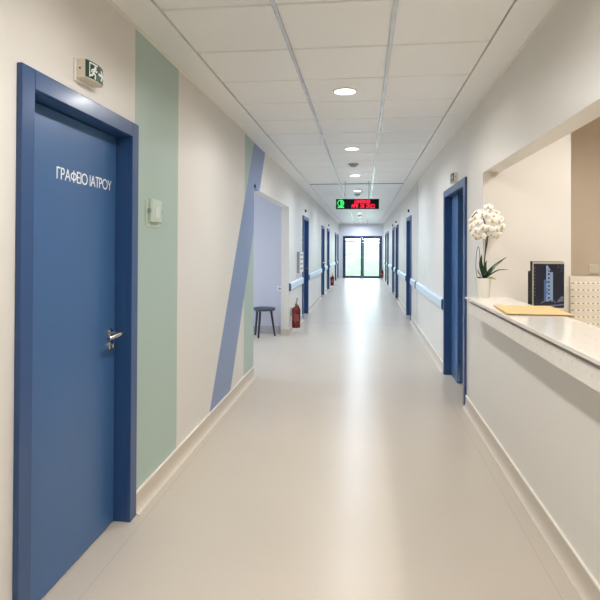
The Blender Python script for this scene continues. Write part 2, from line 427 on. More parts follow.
# Greek lettering on the near door
def glyph(ch):
    P = lambda cx, cy, rx, ry, a0, a1, k=18: [(cx+rx*math.cos(math.radians(a0+(a1-a0)*i/k)), cy+ry*math.sin(math.radians(a0+(a1-a0)*i/k))) for i in range(k+1)]
    return {
        'Γ': (0.46, [[(0, 0), (0, 1), (0.44, 1)]]),
        'Ρ': (0.46, [[(0, 0), (0, 1), (0.2, 1)] + P(0.2, 0.74, 0.25, 0.26, 90, -90, 12) + [(0, 0.48)]]),
        'Α': (0.72, [[(0, 0), (0.36, 1), (0.72, 0)], [(0.13, 0.34), (0.59, 0.34)]]),
        'Φ': (0.84, [P(0.42, 0.5, 0.42, 0.33, 0, 360, 24), [(0.42, -0.04), (0.42, 1.04)]]),
        'Ε': (0.42, [[(0.42, 1), (0, 1), (0, 0), (0.42, 0)], [(0, 0.52), (0.38, 0.52)]]),
        'Ι': (0.02, [[(0.01, 0), (0.01, 1)]]),
        'Ο': (0.92, [P(0.46, 0.5, 0.46, 0.5, 0, 360, 28)]),
        'Τ': (0.54, [[(0, 1), (0.54, 1)], [(0.27, 1), (0.27, 0)]]),
        'Υ': (0.62, [[(0, 1), (0.31, 0.46), (0.62, 1)], [(0.31, 0.46), (0.31, 0)]]),
    }[ch]
txt = 'ΓΡΑΦΕΙΟ ΙΑΤΡΟΥ'; gap = 0.17
tot = sum((0.34 if c == ' ' else glyph(c)[0] + gap) for c in txt) - gap
kx = 0.497/tot; kz = 0.047
mb = MB(); cx = 0.0; XT = XL-0.07
for c in txt:
    if c == ' ': cx += 0.34; continue
    wd, st = glyph(c)
    for pl in st: mb.stroke([((cx+a)*kx, b*kz) for a, b in pl], 0.0065, (XT-0.0003, 2.172, 1.757), (0, 1, 0), (0, 0, 1), (1, 0, 0), 0.0013)
    cx += wd + gap
mb.build('lettering', M['letter'], leaf1)

# ------------------------------------------------------------------ glazed double door at the end
NDOOR[0] += 1
d = thing('door_%d' % NDOOR[0], 'glazed double door with navy frames at the far end of the corridor', 'door', ((EX0+EX1)/2, YE, 0), None, 'structure')
MB().box(EX0, EX0+0.055, YE-0.02, YE+0.1, 0, EZ).box(EX1-0.055, EX1, YE-0.02, YE+0.1, 0, EZ).box(EX0+0.055, EX1-0.055, YE-0.02, YE+0.1, EZ-0.07, EZ).box(EX0+0.055, EX1-0.055, YE-0.02, YE+0.1, 0, 0.02).build('door_frame', M['navy'], d, bevel=0.003)
xm = (EX0+EX1)/2
for x0, x1, hs in ((EX0+0.057, xm-0.002, 1), (xm+0.002, EX1-0.057, -1)):
    mb = MB(); w = 0.075
    mb.box(x0, x0+w, YE, YE+0.06, 0.022, EZ-0.072).box(x1-w, x1, YE, YE+0.06, 0.022, EZ-0.072)
    mb.box(x0+w, x1-w, YE, YE+0.06, 0.022, 0.10).box(x0+w, x1-w, YE, YE+0.06, EZ-0.072-w, EZ-0.072)
    lf = mb.build('door_leaf', M['navy'], d, bevel=0.003)
    MB().box(x0+w, x1-w, YE+0.026, YE+0.034, 0.10, EZ-0.072-w).build('glass_pane', M['glass'], lf)
    xb = x1-0.05 if hs > 0 else x0+0.05
    MB().tube([(xb, YE, 1.0), (xb, YE-0.05, 1.0), (xb-hs*0.11, YE-0.055, 1.0)], 0.009, 8).build('lever_handle', M['steel'], lf, smooth=True)

# outdoors beyond the glazed door
mb = MB(); mb.box(-14, 14, YE+0.2, YE+3.2, -0.3, -0.06); struct(mb.build('ground_terrace', mat('terrace_paving', (206, 206, 200), rough=0.8, noise=0.05, nscale=3)))
bm = bmesh.new(); NX, NY = 40, 30; g = []
for j in range(NY+1):
    row = []
    for i in range(NX+1):
        x = -16 + 32*i/NX; y = YE + 3.2 + 11*j/NY
        e = y-YE-3.2; z = -0.3 + 2.1*math.sin(min(1, e/4.6)*PI/2) - max(0, e-4.6)*0.03 + 0.05*math.sin(x*1.7+y)+0.05*math.sin(y*2.9-x*0.6)
        row.append(bm.verts.new((x, y, z)))
    g.append(row)
for j in range(NY):
    for i in range(NX): bm.faces.new((g[j][i], g[j][i+1], g[j+1][i+1], g[j+1][i]))
m_ = MB(); m_.bm.free(); m_.bm = bm
struct(m_.build('terrain_hillside', M['grass'], smooth=True))
rl = thing('outdoor_railing', 'pale teal railing on the terrace outside the glazed end door', 'railing', (0, YE+2.8, -0.06))
tm = mat('railing_teal', (128, 168, 170), rough=0.5)
for x in (-3.2, -1.6, 1.45, 3.0): MB().box(x-0.02, x+0.02, YE+2.78, YE+2.82, -0.06, 1.26).build('post', tm, rl)
for z in (1.24, 0.98): MB().box(-3.2, 3.0, YE+2.78, YE+2.82, z-0.025, z+0.025).build('bar', tm, rl)
bl = thing('roller_blind', 'thin teal rolled awning hanging across outside the glazed end door top', 'awning', (0, YE+0.55, 1.78))
MB().box(-1.3, 1.1, YE+0.50, YE+0.56, 1.77, 1.84).build('valance', tm, bl)
MB().box(-1.3, 1.1, YE+0.2, YE+0.56, 1.84, 1.86).build('bracket_board', M['white'], bl)

# ------------------------------------------------------------------ bumper rails
NT = [2]
def rail(X, s, sp):
    """s: direction of the room"""
    for a, b in sp:
        NT[0] += 1
        pr = [(X, 0.735), (X+s*0.018, 0.735), (X+s*0.034, 0.752), (X+s*0.036, 0.80), (X+s*0.034, 0.85), (X+s*0.018, 0.867), (X, 0.867)]
        o = struct(MB().prism(pr, a+0.02, b-0.02, 'y').build('trim_%d' % NT[0], M['rail'], smooth=True))
        pc = [(X, 0.732), (X+s*0.020, 0.732), (X+s*0.037, 0.750), (X+s*0.039, 0.80), (X+s*0.037, 0.852), (X+s*0.020, 0.870), (X, 0.870)]
        for e0, e1 in ((a, a+0.02), (b-0.02, b)): MB().prism(pc, e0, e1, 'y').build('end_cap', M['railcap'], o)
rail(XL, 1, [(8.9, 10.83), (11.97, 15.70), (16.80, 18.10), (19.22, 23.08), (24.17, 25.08)])
rail(XR, -1, [(6.47, 9.70), (9.82, 10.88), (12.02, 14.98), (16.08, 16.88), (17.98, 20.78), (21.90, 22.82), (23.94, 26.4)])

# ------------------------------------------------------------------ ceiling fittings
def downlight(x, y, z, power, col, label, group='round ceiling downlights of the corridor'):
    t = thing('ceiling_downlight', label, 'ceiling light', (x, y, z), group)
    MB().lathe([(0.094, 0.0), (0.094, -0.004), (0.080, -0.009), (0.078, -0.003), (0.078, 0.0)], (x, y, z), 32).build('trim_ring', M['white'], t, smooth=True)
    MB().lathe([(0.078, -0.001), (0.078, -0.0035), (0.04, -0.005), (0.004, -0.006)], (x, y, z), 32).build('diffuser', M['lamp'], t, smooth=True)
    L = bpy.data.lights.new('downlight_lamp', 'AREA'); L.shape = 'DISK'; L.size = 0.15; L.energy = power; L.color = col
    try: L.spread = math.radians(165)
    except Exception: pass
    o = bpy.data.objects.new('downlight_lamp', L); COL.objects.link(o); o.parent = t; o.location = (0, 0, -0.012)
    return t
MID, COOL = (1.0, 0.985, 0.96), (0.73, 0.85, 1.0)
dl = [(-0.67, 'downlight over the viewer'), (1.73, 'downlight over the near office door'), (4.13, 'nearest and largest round white downlight in the middle ceiling row'),
      (6.53, 'second round white downlight of the middle ceiling row'),
      (8.93, 'third round downlight, just in front of the LED clock sign'),
      (11.33, 'small downlight seen just above the LED clock sign'),
      (13.73, 'far downlight right behind the LED clock sign'),
      (16.13, 'far downlight below the LED clock sign, nearest of those beyond it'),
      (18.53, 'far downlight in the third place beyond the LED clock sign'),
      (20.93, 'far downlight in the fourth place beyond the LED clock sign'),
      (23.33, 'far downlight next to last before the glazed end door'),
      (25.73, 'last downlight right in front of the glazed end door')]
PW = {'near': 17, 'mid': 13, 'far': 18}
for y, lb in dl:
    c, pw = (MID, PW['near' if y < 3 else 'mid']) if y < 8 else (COOL, PW['far'])
    downlight(-0.15, y, ZC+0.001, pw, c, lb)
for x, y, lb in ((1.75, 3.5, 'warm downlight over the reception desk near its far wall'), (1.75, 1.2, 'warm downlight over the reception desk near the viewer'), (3.1, 2.6, 'warm downlight at the back of the reception room')):
    downlight(x, y, ZC, 11.5, (1.0, 0.98, 0.95), lb, 'reception downlights')
downlight(-2.6, 7.4, 2.45, 7, (0.80, 0.86, 1.0), 'cool downlight inside the side passage', 'side passage downlights')  # unseen lamp, added for cool fill light in the passage
for y, lb in ((7.73, 'grey round smoke detector between the second and third downlights'), (12.05, 'small grey smoke detector just above the LED clock sign'), (15.8, 'dark smoke detector seen just under the LED clock sign'), (19.9, 'farthest grey smoke detector on the corridor ceiling')):
    t = thing('smoke_detector', lb, 'smoke detector', (-0.155, y, ZC+0.002), 'smoke detectors on the corridor ceiling')
    MB().lathe([(0.075, 0), (0.075, -0.012), (0.06, -0.02), (0.058, -0.022)], (-0.155, y, ZC+0.002), 28).build('base', M['grey'], t, smooth=True)
    MB().lathe([(0.05, -0.02), (0.048, -0.035), (0.03, -0.045), (0.005, -0.047)], (-0.155, y, ZC+0.002), 24).build('sensor_head', M['grey'], t, smooth=True)

# LED clock sign hung on two rods
SX0, SX1, SZ0, SZ1, SY = -0.506, 0.264, 2.166, 2.346, 9.70
t = thing('led_clock_sign', 'black LED clock sign with red digits and green emblem hanging from the ceiling', 'sign', ((SX0+SX1)/2, SY, SZ0))
cs = MB().box(SX0, SX1, SY, SY+0.07, SZ0, SZ1).build('casing', M['ledblack'], t, bevel=0.004)
for x in (-0.345, 0.080): MB().tube([(x, SY+0.035, SZ1-0.002), (x, SY+0.035, ZC+0.004)], 0.006, 8).build('hanging_rod', M['grey'], t)
FONT = {'0': '01110 10001 10011 10101 11001 10001 01110', '1': '00100 01100 00100 00100 00100 00100 01110', '2': '01110 10001 00001 00110 01000 10000 11111',
        '3': '11110 00001 00001 01110 00001 00001 11110', ':': '0 1 1 0 1 1 0', ' ': '000 000 000 000 000 000 000',
        'A': '01110 10001 10001 11111 10001 10001 10001', 'P': '11110 10001 10001 11110 10000 10000 10000', 'R': '11110 10001 10001 11110 10100 10010 10001'}
def dots(mb, text, x0, zt, px, pz, y):
    x = x0
    for ch in text:
        rws = FONT[ch].split()
        for r, row in enumerate(rws):
            for c, b in enumerate(row):
                if b == '1': mb.box(x+c*px, x+(c+0.75)*px, y-0.003, y+0.001, zt-(r+0.75)*pz, zt-r*pz)
        x += (len(rws[0])+1)*px
    return x
def width(text): return sum(len(FONT[c].split()[0])+1 for c in text)-1
mb = MB()
wt, wb = 0.285, 0.415
dots(mb, '10:00:00', -0.180, SZ1-0.017, wt/width('10:00:00'), 0.0098, SY)
dots(mb, 'APR 30 2023', -0.222, SZ1-0.096, wb/width('APR 30 2023'), 0.0098, SY)
mb.build('led_digits', M['ledred'], cs)
mb = MB(); A = dict(u=(1, 0, 0), v=(0, 0, 1), nrm=(0, -1, 0), th=0.003)
ex, ez = -0.420, SZ0+0.105
circ = lambda cx, cz, r, a0=0, a1=360, k=24: [(cx+r*math.cos(math.radians(a0+(a1-a0)*i/k)), cz+r*math.sin(math.radians(a0+(a1-a0)*i/k))) for i in range(k+1)]
mb.stroke(circ(0, 0, 0.054), 0.012, (ex, SY-0.0005, ez), **A)
mb.stroke([(0.008, 0.05), (0.008, -0.075)], 0.022, (ex, SY-0.0005, ez), **A)
mb.stroke(circ(0.0, 0.0, 0.026, -80, 90), 0.014, (ex, SY-0.0005, ez), **A)
mb.stroke([(-0.052, -0.082), (-0.02, -0.062), (0.02, -0.08), (0.054, -0.066)], 0.012, (ex, SY-0.0005, ez), **A)
mb.stroke([(-0.05, -0.066), (-0.015, -0.085), (0.02, -0.062), (0.054, -0.084)], 0.010, (ex, SY-0.0005, ez), **A)
mb.build('emblem', M['ledgreen'], cs)

# exit signs
def exit_sign(X, s, y0, y1, z0, z1, dep, label, rdir):
    """box on wall face X towards s; reading direction along rdir*Y"""
    t = thing('exit_sign', label, 'exit sign', (X, (y0+y1)/2, z0), 'emergency exit signs')
    MB().box(X, X+s*0.008, y0-0.008, y1+0.008, z0-0.014, z1+0.004).build('back_plate', M['white'], t, bevel=0.002)
    k = 8; pr = [(X+s*0.008, y0)]
    pr += [(X+s*(dep-0.012*(2*i/k-1)**2), y0+(y1-y0)*i/k) for i in range(k+1)] + [(X+s*0.008, y1)]
    body = MB().prism(pr, z0, z1, 'z').build('housing', M['cream_plastic'], t, bevel=0.002)
    # dark screw on the end face
    MB().lathe([(0.004, -0.0015), (0.004, 0.001)], (X+s*dep*0.42, y0, (z0+z1)/2), 12, 'y').build('screw', M['dark'], body)
    g = MB(); h = 0.006
    def fx(y): q = 2*(y-y0)/(y1-y0)-1; return X+s*(dep-0.012*q*q)
    front = [(fx(y0+(y1-y0)*i/12)+s*0.0012, y0+(y1-y0)*i/12) for i in range(13)]
    back = [(x-s*0.001, y) for x, y in front][::-1]
    g.prism(front+back, z0+0.004, z1-0.002, 'z')
    face = g.build('sign_face', M['green_sign'], t)
    w = MB(); L = y1-y0; H = z1-z0; o0 = y0 if rdir > 0 else y1
    def draw(pts, wid):
        nonlocal w
        # strokes follow the bowed face
        for (a0, b0), (a1, b1) in zip(pts, pts[1:]):
            n_ = 3
            for q in range(n_):
                A0 = a0+(a1-a0)*q/n_; A1 = a0+(a1-a0)*(q+1)/n_; B0 = b0+(b1-b0)*q/n_; B1 = b0+(b1-b0)*(q+1)/n_
                ym = o0+rdir*(A0+A1)/2
                w.stroke([(A0, B0), (A1, B1)], wid, (fx(ym)+s*0.0012, o0, z0), (0, rdir, 0), (0, 0, 1), (s, 0, 0), 0.0016)
    c = L*0.34; m = H*0.5
    # running figure in a doorway
    draw([(c-0.030, m+0.030), (c-0.030, m-0.030)], 0.006); draw([(c-0.030, m+0.030), (c+0.026, m+0.030)], 0.006)
    draw(circ(c+0.010, m+0.017, 0.004, 0, 360, 8), 0.008)
    draw([(c+0.004, m+0.010), (c-0.006, m-0.008)], 0.012)
    draw([(c+0.002, m+0.008), (c+0.016, m+0.001), (c+0.024, m+0.006)], 0.006); draw([(c+0.002, m+0.009), (c-0.014, m+0.004), (c-0.018, m-0.006)], 0.006)
    draw([(c-0.006, m-0.008), (c+0.010, m-0.014), (c+0.008, m-0.030)], 0.008); draw([(c-0.006, m-0.008), (c-0.012, m-0.020), (c-0.026, m-0.024)], 0.008)
    w.build('running_figure', M['sign_white'], face); w = MB()
    a = L*0.76
    draw([(a-0.024, m), (a+0.016, m)], 0.010); draw([(a+0.002, m+0.020), (a+0.021, m), (a+0.002, m-0.020)], 0.009)
    w.build('arrow', M['sign_white'], face)
exit_sign(XL, 1, 2.182, 2.338, 2.193, 2.274, 0.062, 'green exit sign with white running figure and arrow above the near office door', 1)
exit_sign(XR, -1, 5.60, 5.84, 2.150, 2.236, 0.050, 'small exit sign above the open blue door beside the counter', -1)

# pale box on the green band
t = thing('wall_thermostat', 'pale green box with side clips on the green painted band beside the door', 'wall control', (XL, 3.06, 1.60))
MB().box(XL, XL+0.006, 2.955, 3.145, 1.58, 1.735).build('back_plate', M['pale_green'], t, bevel=0.002)
cv = MB().box(XL+0.006, XL+0.028, 2.985, 3.135, 1.605, 1.742).build('cover', M['pale_green'], t, bevel=0.008, smooth=True, bseg=3)
MB().box(XL+0.028, XL+0.031, 3.03, 3.09, 1.635, 1.70).build('button_panel', M['pale_white'], cv, bevel=0.002)
for y in (2.965, 3.14): MB().box(XL+0.006, XL+0.024, y, y+0.018, 1.665, 1.685).build('clip', M['grey'], t, bevel=0.002)

# small hook at the passage corner, sockets, holders, call lights, plates
t = thing('corner_hook', 'small dark metal hook at the top corner of the side passage opening', 'hook', (XL, 6.03, 2.14))
MB().box(XL-0.004, XL+0.008, 6.0, 6.12, 2.142, 2.158).box(XL-0.004, XL+0.02, 6.0, 6.02, 2.146, 2.18).build('hook', M['railcap'], t, bevel=0.002)
t = thing('wall_socket', 'tiny white socket on the pale back wall of the side passage', 'socket', (-1.42, 9.02, 0.73))
MB().box(-1.46, -1.38, 9.012, 9.02, 0.725, 0.805).build('plate', M['white'], t, bevel=0.003)
MB().lathe([(0.022, -0.003), (0.022, 0.001)], (-1.42, 9.012, 0.765), 20, 'y').build('insert', M['grey'], t)
t = thing('leaflet_holder', 'white wall box with grey sides above the rail, before the door past the passage', 'leaflet holder', (XL, 10.25, 0.985))
MB().box(XL-0.004, XL+0.05, 9.98, 10.53, 0.985, 1.385).build('case', M['grey'], t, bevel=0.003)
ft = MB().box(XL+0.05, XL+0.056, 9.985, 10.525, 0.99, 1.38).build('front_panel', M['white'], t, bevel=0.002)
for z in (1.05, 1.14, 1.23, 1.31): MB().box(XL+0.056, XL+0.0585, 10.05, 10.46, z, z+0.03).build('printed_line', M['grey'], ft)
for (X, s, y, z), lb in zip(((XL, 1, 11.2, 2.236), (XL, 1, 18.6, 2.25), (XF, -1, 11.31, 2.24), (XF, -1, 15.7, 2.225), (XF, -1, 17.55, 2.20)),
        ('small round call light above the door just past the side passage', 'small call light above a far door on the left wall',
         'small call light on the right wall above the door behind the corner', 'small call light above the second far door on the right wall', 'small call light above the third far door on the right wall')):
    t = thing('call_light', lb, 'call light', (X, y, z), 'call lights above the doors')
    mb = MB().lathe([(0.05, -0.004), (0.05, 0.012), (0.046, 0.016)], (X, y, z), 24, 'x'); m2 = MB().lathe([(0.034, 0.014), (0.03, 0.035), (0.018, 0.046), (0.004, 0.05)], (X, y, z), 20, 'x')
    if s < 0:
        for q in (mb, m2):
            for v in q.bm.verts: v.co.x = 2*X - v.co.x
    mb.build('base', M['white'], t, smooth=True); m2.build('dome', M['dark'], t, smooth=True)
for X, s, y, lb in ((XL, 1, 10.70, 'white sign plate beside the door just past the side passage'), (XL, 1, 15.55, 'white sign plate beside the blue door halfway down the left wall'), (XL, 1, 17.95, 'white sign plate beside the far left door before the farther extinguisher'), (XR, -1, 16.5, 'white sign plate between the two neighbouring doors on the right wall')):
    t = thing('door_sign', lb, 'door sign', (X, y, 1.55), 'sign plates beside the far doors')
    MB().box(X, X+s*0.012, y-0.07, y+0.07, 1.55, 1.69).build('plate', M['white'], t, bevel=0.002)
    MB().box(X+s*0.012, X+s*0.014, y-0.05, y+0.05, 1.60, 1.63).build('text_line', M['grey'], t)
    
# ------------------------------------------------------------------ fire extinguishers
def extinguisher(x, y, z, h, r, label, wallx=None, wally=None):
    t = thing('fire_extinguisher', label, 'fire extinguisher', (x, y, z), 'red fire extinguishers')
    b = h*0.70
    body = MB().lathe([(r*0.55, 0.004), (r*0.93, 0), (r, 0.012), (r, b-r*0.9), (r*0.93, b-r*0.45), (r*0.72, b-r*0.12), (r*0.34, b), (r*0.30, b+0.02)], (x, y, z), 28).build('cylinder', M['red'], t, smooth=True)
    MB().lathe([(r*1.012, b*0.34), (r*1.012, b*0.66)], (x, y, z), 28, close=False).build('label', M['exlabel'], body, smooth=True)
    MB().lathe([(0.022, b+0.015), (0.022, b+0.05), (0.014, b+0.055)], (x, y, z), 16).build('valve', M['brass'], t, smooth=True)
    MB().tube([(x, y, z+b+0.05), (x+0.02, y-0.05, z+h-0.035), (x+0.03, y-0.10, z+h-0.03)], [0.012, 0.011, 0.008], 8).build('squeeze_handle', M['steel'], t, smooth=True)
    MB().tube([(x, y, z+b+0.055), (x+0.02, y-0.05, z+h-0.004), (x+0.028, y-0.085, z+h)], [0.012, 0.011, 0.008], 8).build('carry_handle', M['steel'], t, smooth=True)
    MB().tube([(x, y, z+b+0.035), (x+r*0.5, y-r*0.6, z+b+0.03), (x+r*0.95, y-r*0.75, z+b-0.05), (x+r*0.95, y-r*0.8, z+b*0.35)], 0.009, 8).build('hose', M['dark'], t, smooth=True)
    if wallx is not None: MB().box(wallx, x-r+0.004 if x > wallx else x+r-0.004, y-0.02, y+0.02, z+b*0.55, z+b*0.95).build('wall_bracket', M['steel'], t)
    if wally is not None: MB().box(x-0.02, x+0.02, y+r-0.004, wally, z+b*0.55, z+b*0.95).build('wall_bracket', M['steel'], t)
extinguisher(-1.150, 9.13, 0.095, 0.51, 0.072, 'red fire extinguisher at the corner past the stool, below the rail', wallx=XL)
extinguisher(-1.167, 20.0, 0.06, 0.48, 0.068, 'small farther red fire extinguisher on the left wall deep in the corridor', wallx=XL)
extinguisher(0.878, 26.35, 0.06, 0.44, 0.060, 'tiny red fire extinguisher at the right foot of the glazed end door')

# ------------------------------------------------------------------ stool
SXc, SYc = -1.622, 8.70
t = thing('stool', 'round charcoal stool with splayed dark legs in the side passage', 'stool', (SXc, SYc, 0))
MB().lathe([(0.10, 0.426), (0.165, 0.430), (0.180, 0.440), (0.182, 0.462), (0.176, 0.474), (0.15, 0.479), (0.02, 0.480)], (SXc, SYc, 0), 40).build('seat', M['stool'], t, smooth=True)
for dx, dy, tx, ty in ((-0.175, 0.12, -0.13, 0.06), (-0.065, -0.17, -0.05, -0.11), (0.165, 0.07, 0.105, 0.02), ):
    MB().tube([(SXc+tx, SYc+ty, 0.440), (SXc+dx, SYc+dy, 0.0)], [0.020, 0.015], 12).build('leg', M['stoolleg'], t, smooth=True)

# ------------------------------------------------------------------ reception counter and what stands on it
CT = 1.076
t = thing('reception_counter', 'long pale speckled stone reception counter set into the right wall', 'counter', (0.98, 2.3, 0.95))
MB().box(0.808, 1.145, 0.2, 4.43, CT-0.020, CT).build('countertop', M['stone'], t, bevel=0.003)
MB().box(0.826, XR+TH, 0.2, 4.43, 0.953, CT-0.040).build('apron', M['stone_rough'], t, bevel=0.002)
MB().box(0.862, XR+TH, 0.21, 4.425, CT-0.040, CT-0.020).build('recess_strip', M['grey'], t)

ox, oy = 0.928, 4.335
t = thing('potted_orchid', 'white flowering orchid in a white pot on the counter end', 'potted plant', (ox, oy, CT))
pot = MB().lathe([(0.040, 0), (0.043, 0.004), (0.060, 0.150), (0.061, 0.157), (0.056, 0.157), (0.054, 0.14), (0.01, 0.138)], (ox, oy, CT), 36).build('pot', M['pot'], t, smooth=True)
MB().lathe([(0.054, 0.120), (0.052, 0.142), (0.03, 0.148), (0.004, 0.15)], (ox, oy, CT), 24).build('potting_bark', M['moss'], pot, smooth=True)
def curve(pts, k=6):
    out = []; P = [Vector(p) for p in pts]
    for i in range(len(P)-1):
        p0, p1, p2, p3 = P[max(i-1, 0)], P[i], P[i+1], P[min(i+2, len(P)-1)]
        for q in range(k):
            u = q/k
            out.append(0.5*((2*p1)+(p2-p0)*u+(2*p0-5*p1+4*p2-p3)*u*u+(3*p1-p0-3*p2+p3)*u**3))
    out.append(P[-1]); return out
zb = CT+0.145
def leaf_mesh(pts, w, curl=0.25):
    """arching strap leaf with a folded midrib and real thickness"""
    c = curve(pts, 6); mb = MB(); n_ = len(c); rows = []
    for i, p in enumerate(c):
        u = i/(n_-1); d = (c[min(i+1, n_-1)]-c[max(i-1, 0)]).normalized()
        sd = d.cross(Vector((0.15, -0.55, 0.85))).normalized()
        if sd.length < 0.1: sd = Vector((1, 0, 0))
        nn = sd.cross(d).normalized()
        ww = w*math.sin(PI*min(1, 0.14+0.86*u)**0.85) if u < 0.995 else 0.0008
        ww = max(ww, 0.0012); th = 0.0016
        rows.append([mb.bm.verts.new(q) for q in (p-sd*ww+nn*ww*curl, p-nn*0+nn*-0.0, p+sd*ww+nn*ww*curl, p+sd*ww+nn*(ww*curl+th), p+nn*th, p-sd*ww+nn*(ww*curl+th))])
    for a, b in zip(rows, rows[1:]):
        for k in range(6): mb.bm.faces.new((a[k], a[(k+1) % 6], b[(k+1) % 6], b[k]))
    mb.bm.faces.new(rows[0][::-1]); mb.bm.faces.new(rows[-1])
    return mb
LV = [
    ([(ox+0.006, oy, zb), (ox+0.035, oy-0.02, zb+0.05), (ox+0.09, oy-0.03, zb+0.115), (ox+0.165, oy-0.035, zb+0.175)], 0.017, 'leaf'),
    ([(ox+0.006, oy-0.02, zb), (ox+0.05, oy-0.05, zb+0.045), (ox+0.10, oy-0.07, zb+0.075), (ox+0.165, oy-0.085, zb+0.080)], 0.009, 'leaf'),
    ([(ox-0.004, oy-0.01, zb), (ox-0.022, oy-0.03, zb+0.07), (ox-0.030, oy-0.035, zb+0.13), (ox-0.022, oy-0.035, zb+0.195)], 0.020, 'leaf'),
    ([(ox-0.002, oy-0.015, zb), (ox-0.004, oy-0.05, zb+0.05), (ox-0.002, oy-0.055, zb+0.10), (ox+0.012, oy-0.05, zb+0.15)], 0.018, 'leaf'),
    ([(ox-0.01, oy-0.01, zb), (ox-0.03, oy-0.03, zb+0.03), (ox-0.045, oy-0.04, zb+0.05), (ox-0.055, oy-0.045, zb+0.08)], 0.010, 'leaf'),
    ([(ox-0.01, oy-0.02, zb), (ox-0.035, oy-0.04, zb+0.012), (ox-0.055, oy-0.05, zb+0.012)], 0.012, 'leaf'),
    ([(ox+0.01, oy-0.03, zb), (ox+0.045, oy-0.055, zb+0.012), (ox+0.078, oy-0.07, zb+0.002)], 0.013, 'leafy')]
for pts, w, m in LV: 
    o = leaf_mesh(pts, w).build('leaf', M[m], t, smooth=True)
    if m == 'leafy': o['label'] = 'yellowish young leaf'
FC = Vector((0.944, 4.31, 1.650))
st1 = curve([(ox+0.002, oy, zb), (ox+0.006, oy, zb+0.14), (ox+0.018, oy, zb+0.28), (ox+0.015, oy, zb+0.42), (ox-0.04, oy-0.02, zb+0.53), (ox-0.10, oy-0.05, zb+0.48)], 6)
st2 = curve([(ox+0.004, oy+0.01, zb), (ox+0.010, oy+0.01, zb+0.15), (ox+0.030, oy+0.01, zb+0.29), (ox+0.045, oy, zb+0.44), (ox+0.095, oy-0.02, zb+0.48), (ox+0.14, oy-0.05, zb+0.40)], 6)
st3 = curve([(ox-0.045, oy, zb), (ox-0.058, oy, zb+0.10), (ox-0.052, oy, zb+0.21), (ox-0.040, oy, zb+0.255), (ox-0.030, oy, zb+0.21), (ox-0.028, oy, zb+0.08)], 5)
for st, r in ((st1, 0.0042), (st2, 0.0038), (st3, 0.0022)): MB().tube(st, r, 8).build('stem', M['stem'], t, smooth=True)
# one flower: three sepals, two broad petals, a yellow lip
def petal_mesh(mb, ang, L, W, lift):
    ca, sa = math.cos(ang), math.sin(ang); rows = []
    for i in range(7):
        u = i/6; r = 0.003+L*u; ww = W*math.sin(PI*(0.10+0.86*u))**0.7; z = lift*u*u*L
        row = []
        for v in (-1, -0.5, 0, 0.5, 1):
            x, y = r-0.12*L*v*v*u, ww*v
            row.append((x*ca-y*sa, x*sa+y*ca, z-0.15*ww*v*v+0.004*math.sin(u*5)))
        rows.append(row)
    up = [[mb.bm.verts.new(p) for p in r] for r in rows]; dn = [[mb.bm.verts.new((p[0], p[1], p[2]-0.0012)) for p in r] for r in rows]
    for i in range(6):
        for j in range(4):
            mb.bm.faces.new((up[i][j], up[i+1][j], up[i+1][j+1], up[i][j+1])); mb.bm.faces.new((dn[i][j+1], dn[i+1][j+1], dn[i+1][j], dn[i][j]))
    for i in range(6):
        mb.bm.faces.new((up[i][0], dn[i][0], dn[i+1][0], up[i+1][0])); mb.bm.faces.new((up[i+1][4], dn[i+1][4], dn[i][4], up[i][4]))
    for j in range(4):
        mb.bm.faces.new((up[0][j+1], dn[0][j+1], dn[0][j], up[0][j])); mb.bm.faces.new((up[6][j], dn[6][j], dn[6][j+1], up[6][j+1]))
mb = MB()
for a in (90, 210, 330): petal_mesh(mb, math.radians(a), 0.036, 0.013, -0.15)
for a in (14, 166): petal_mesh(mb, math.radians(a), 0.038, 0.021, -0.05)
bmesh.ops.recalc_face_normals(mb.bm, faces=list(mb.bm.faces))
fme = bpy.data.meshes.new('flower'); mb.bm.to_mesh(fme); mb.bm.free(); fme.materials.append(M['petal'])
for p in fme.polygons: p.use_smooth = True
mb = MB(); mb.lathe([(0.002, 0.014), (0.006, 0.012), (0.0085, 0.006), (0.006, 0.0), (0.002, -0.001)], (0, -0.006, 0), 12)
mb.tube([(0, -0.005, 0.008), (0, -0.014, 0.010), (0, -0.018, 0.004)], [0.004, 0.003, 0.001], 8)
bmesh.ops.recalc_face_normals(mb.bm, faces=list(mb.bm.faces))
lme = bpy.data.meshes.new('flower_lip'); mb.bm.to_mesh(lme); mb.bm.free(); lme.materials.append(M['lip'])
for p in lme.polygons: p.use_smooth = True
rnd = random.Random(11); spots = []
ga = PI*(3-math.sqrt(5)); NF = 46
for i in range(NF):
    # spread over the viewer side and the rim of a flattened ball
    zz = 0.97-1.80*(i+0.5)/NF; rr = math.sqrt(max(0, 1-zz*zz)); a = ga*i*1.0
    d = Vector((rr*math.cos(a), rr*math.sin(a), zz))
    if d.y > 0.55: continue
    spots.append(d)
for d in spots:
    p = FC + Vector((d.x*0.118, d.y*0.075, d.z*0.128+ (0.02 if abs(d.x) < 0.3 else -0.01)))
    nrm = (d + Vector((-0.25, -0.9, 0.05)) + Vector((rnd.uniform(-.25, .25), rnd.uniform(-.2, .2), rnd.uniform(-.25, .25)))).normalized()
    upv = Vector((rnd.uniform(-.2, .2), 0, 1)); xx = upv.cross(nrm).normalized(); yy = nrm.cross(xx).normalized()
    R_ = Matrix((xx, yy, nrm)).transposed().to_4x4()
    sc = rnd.uniform(0.88, 1.08)
    f = bpy.data.objects.new('flower', fme); COL.objects.link(f); f.parent = t
    f.matrix_local = Matrix.Translation(p-Vector((ox, oy, CT))) @ R_ @ Matrix.Scale(sc, 4)
    q = bpy.data.objects.new('flower_lip', lme); COL.objects.link(q); q.parent = f

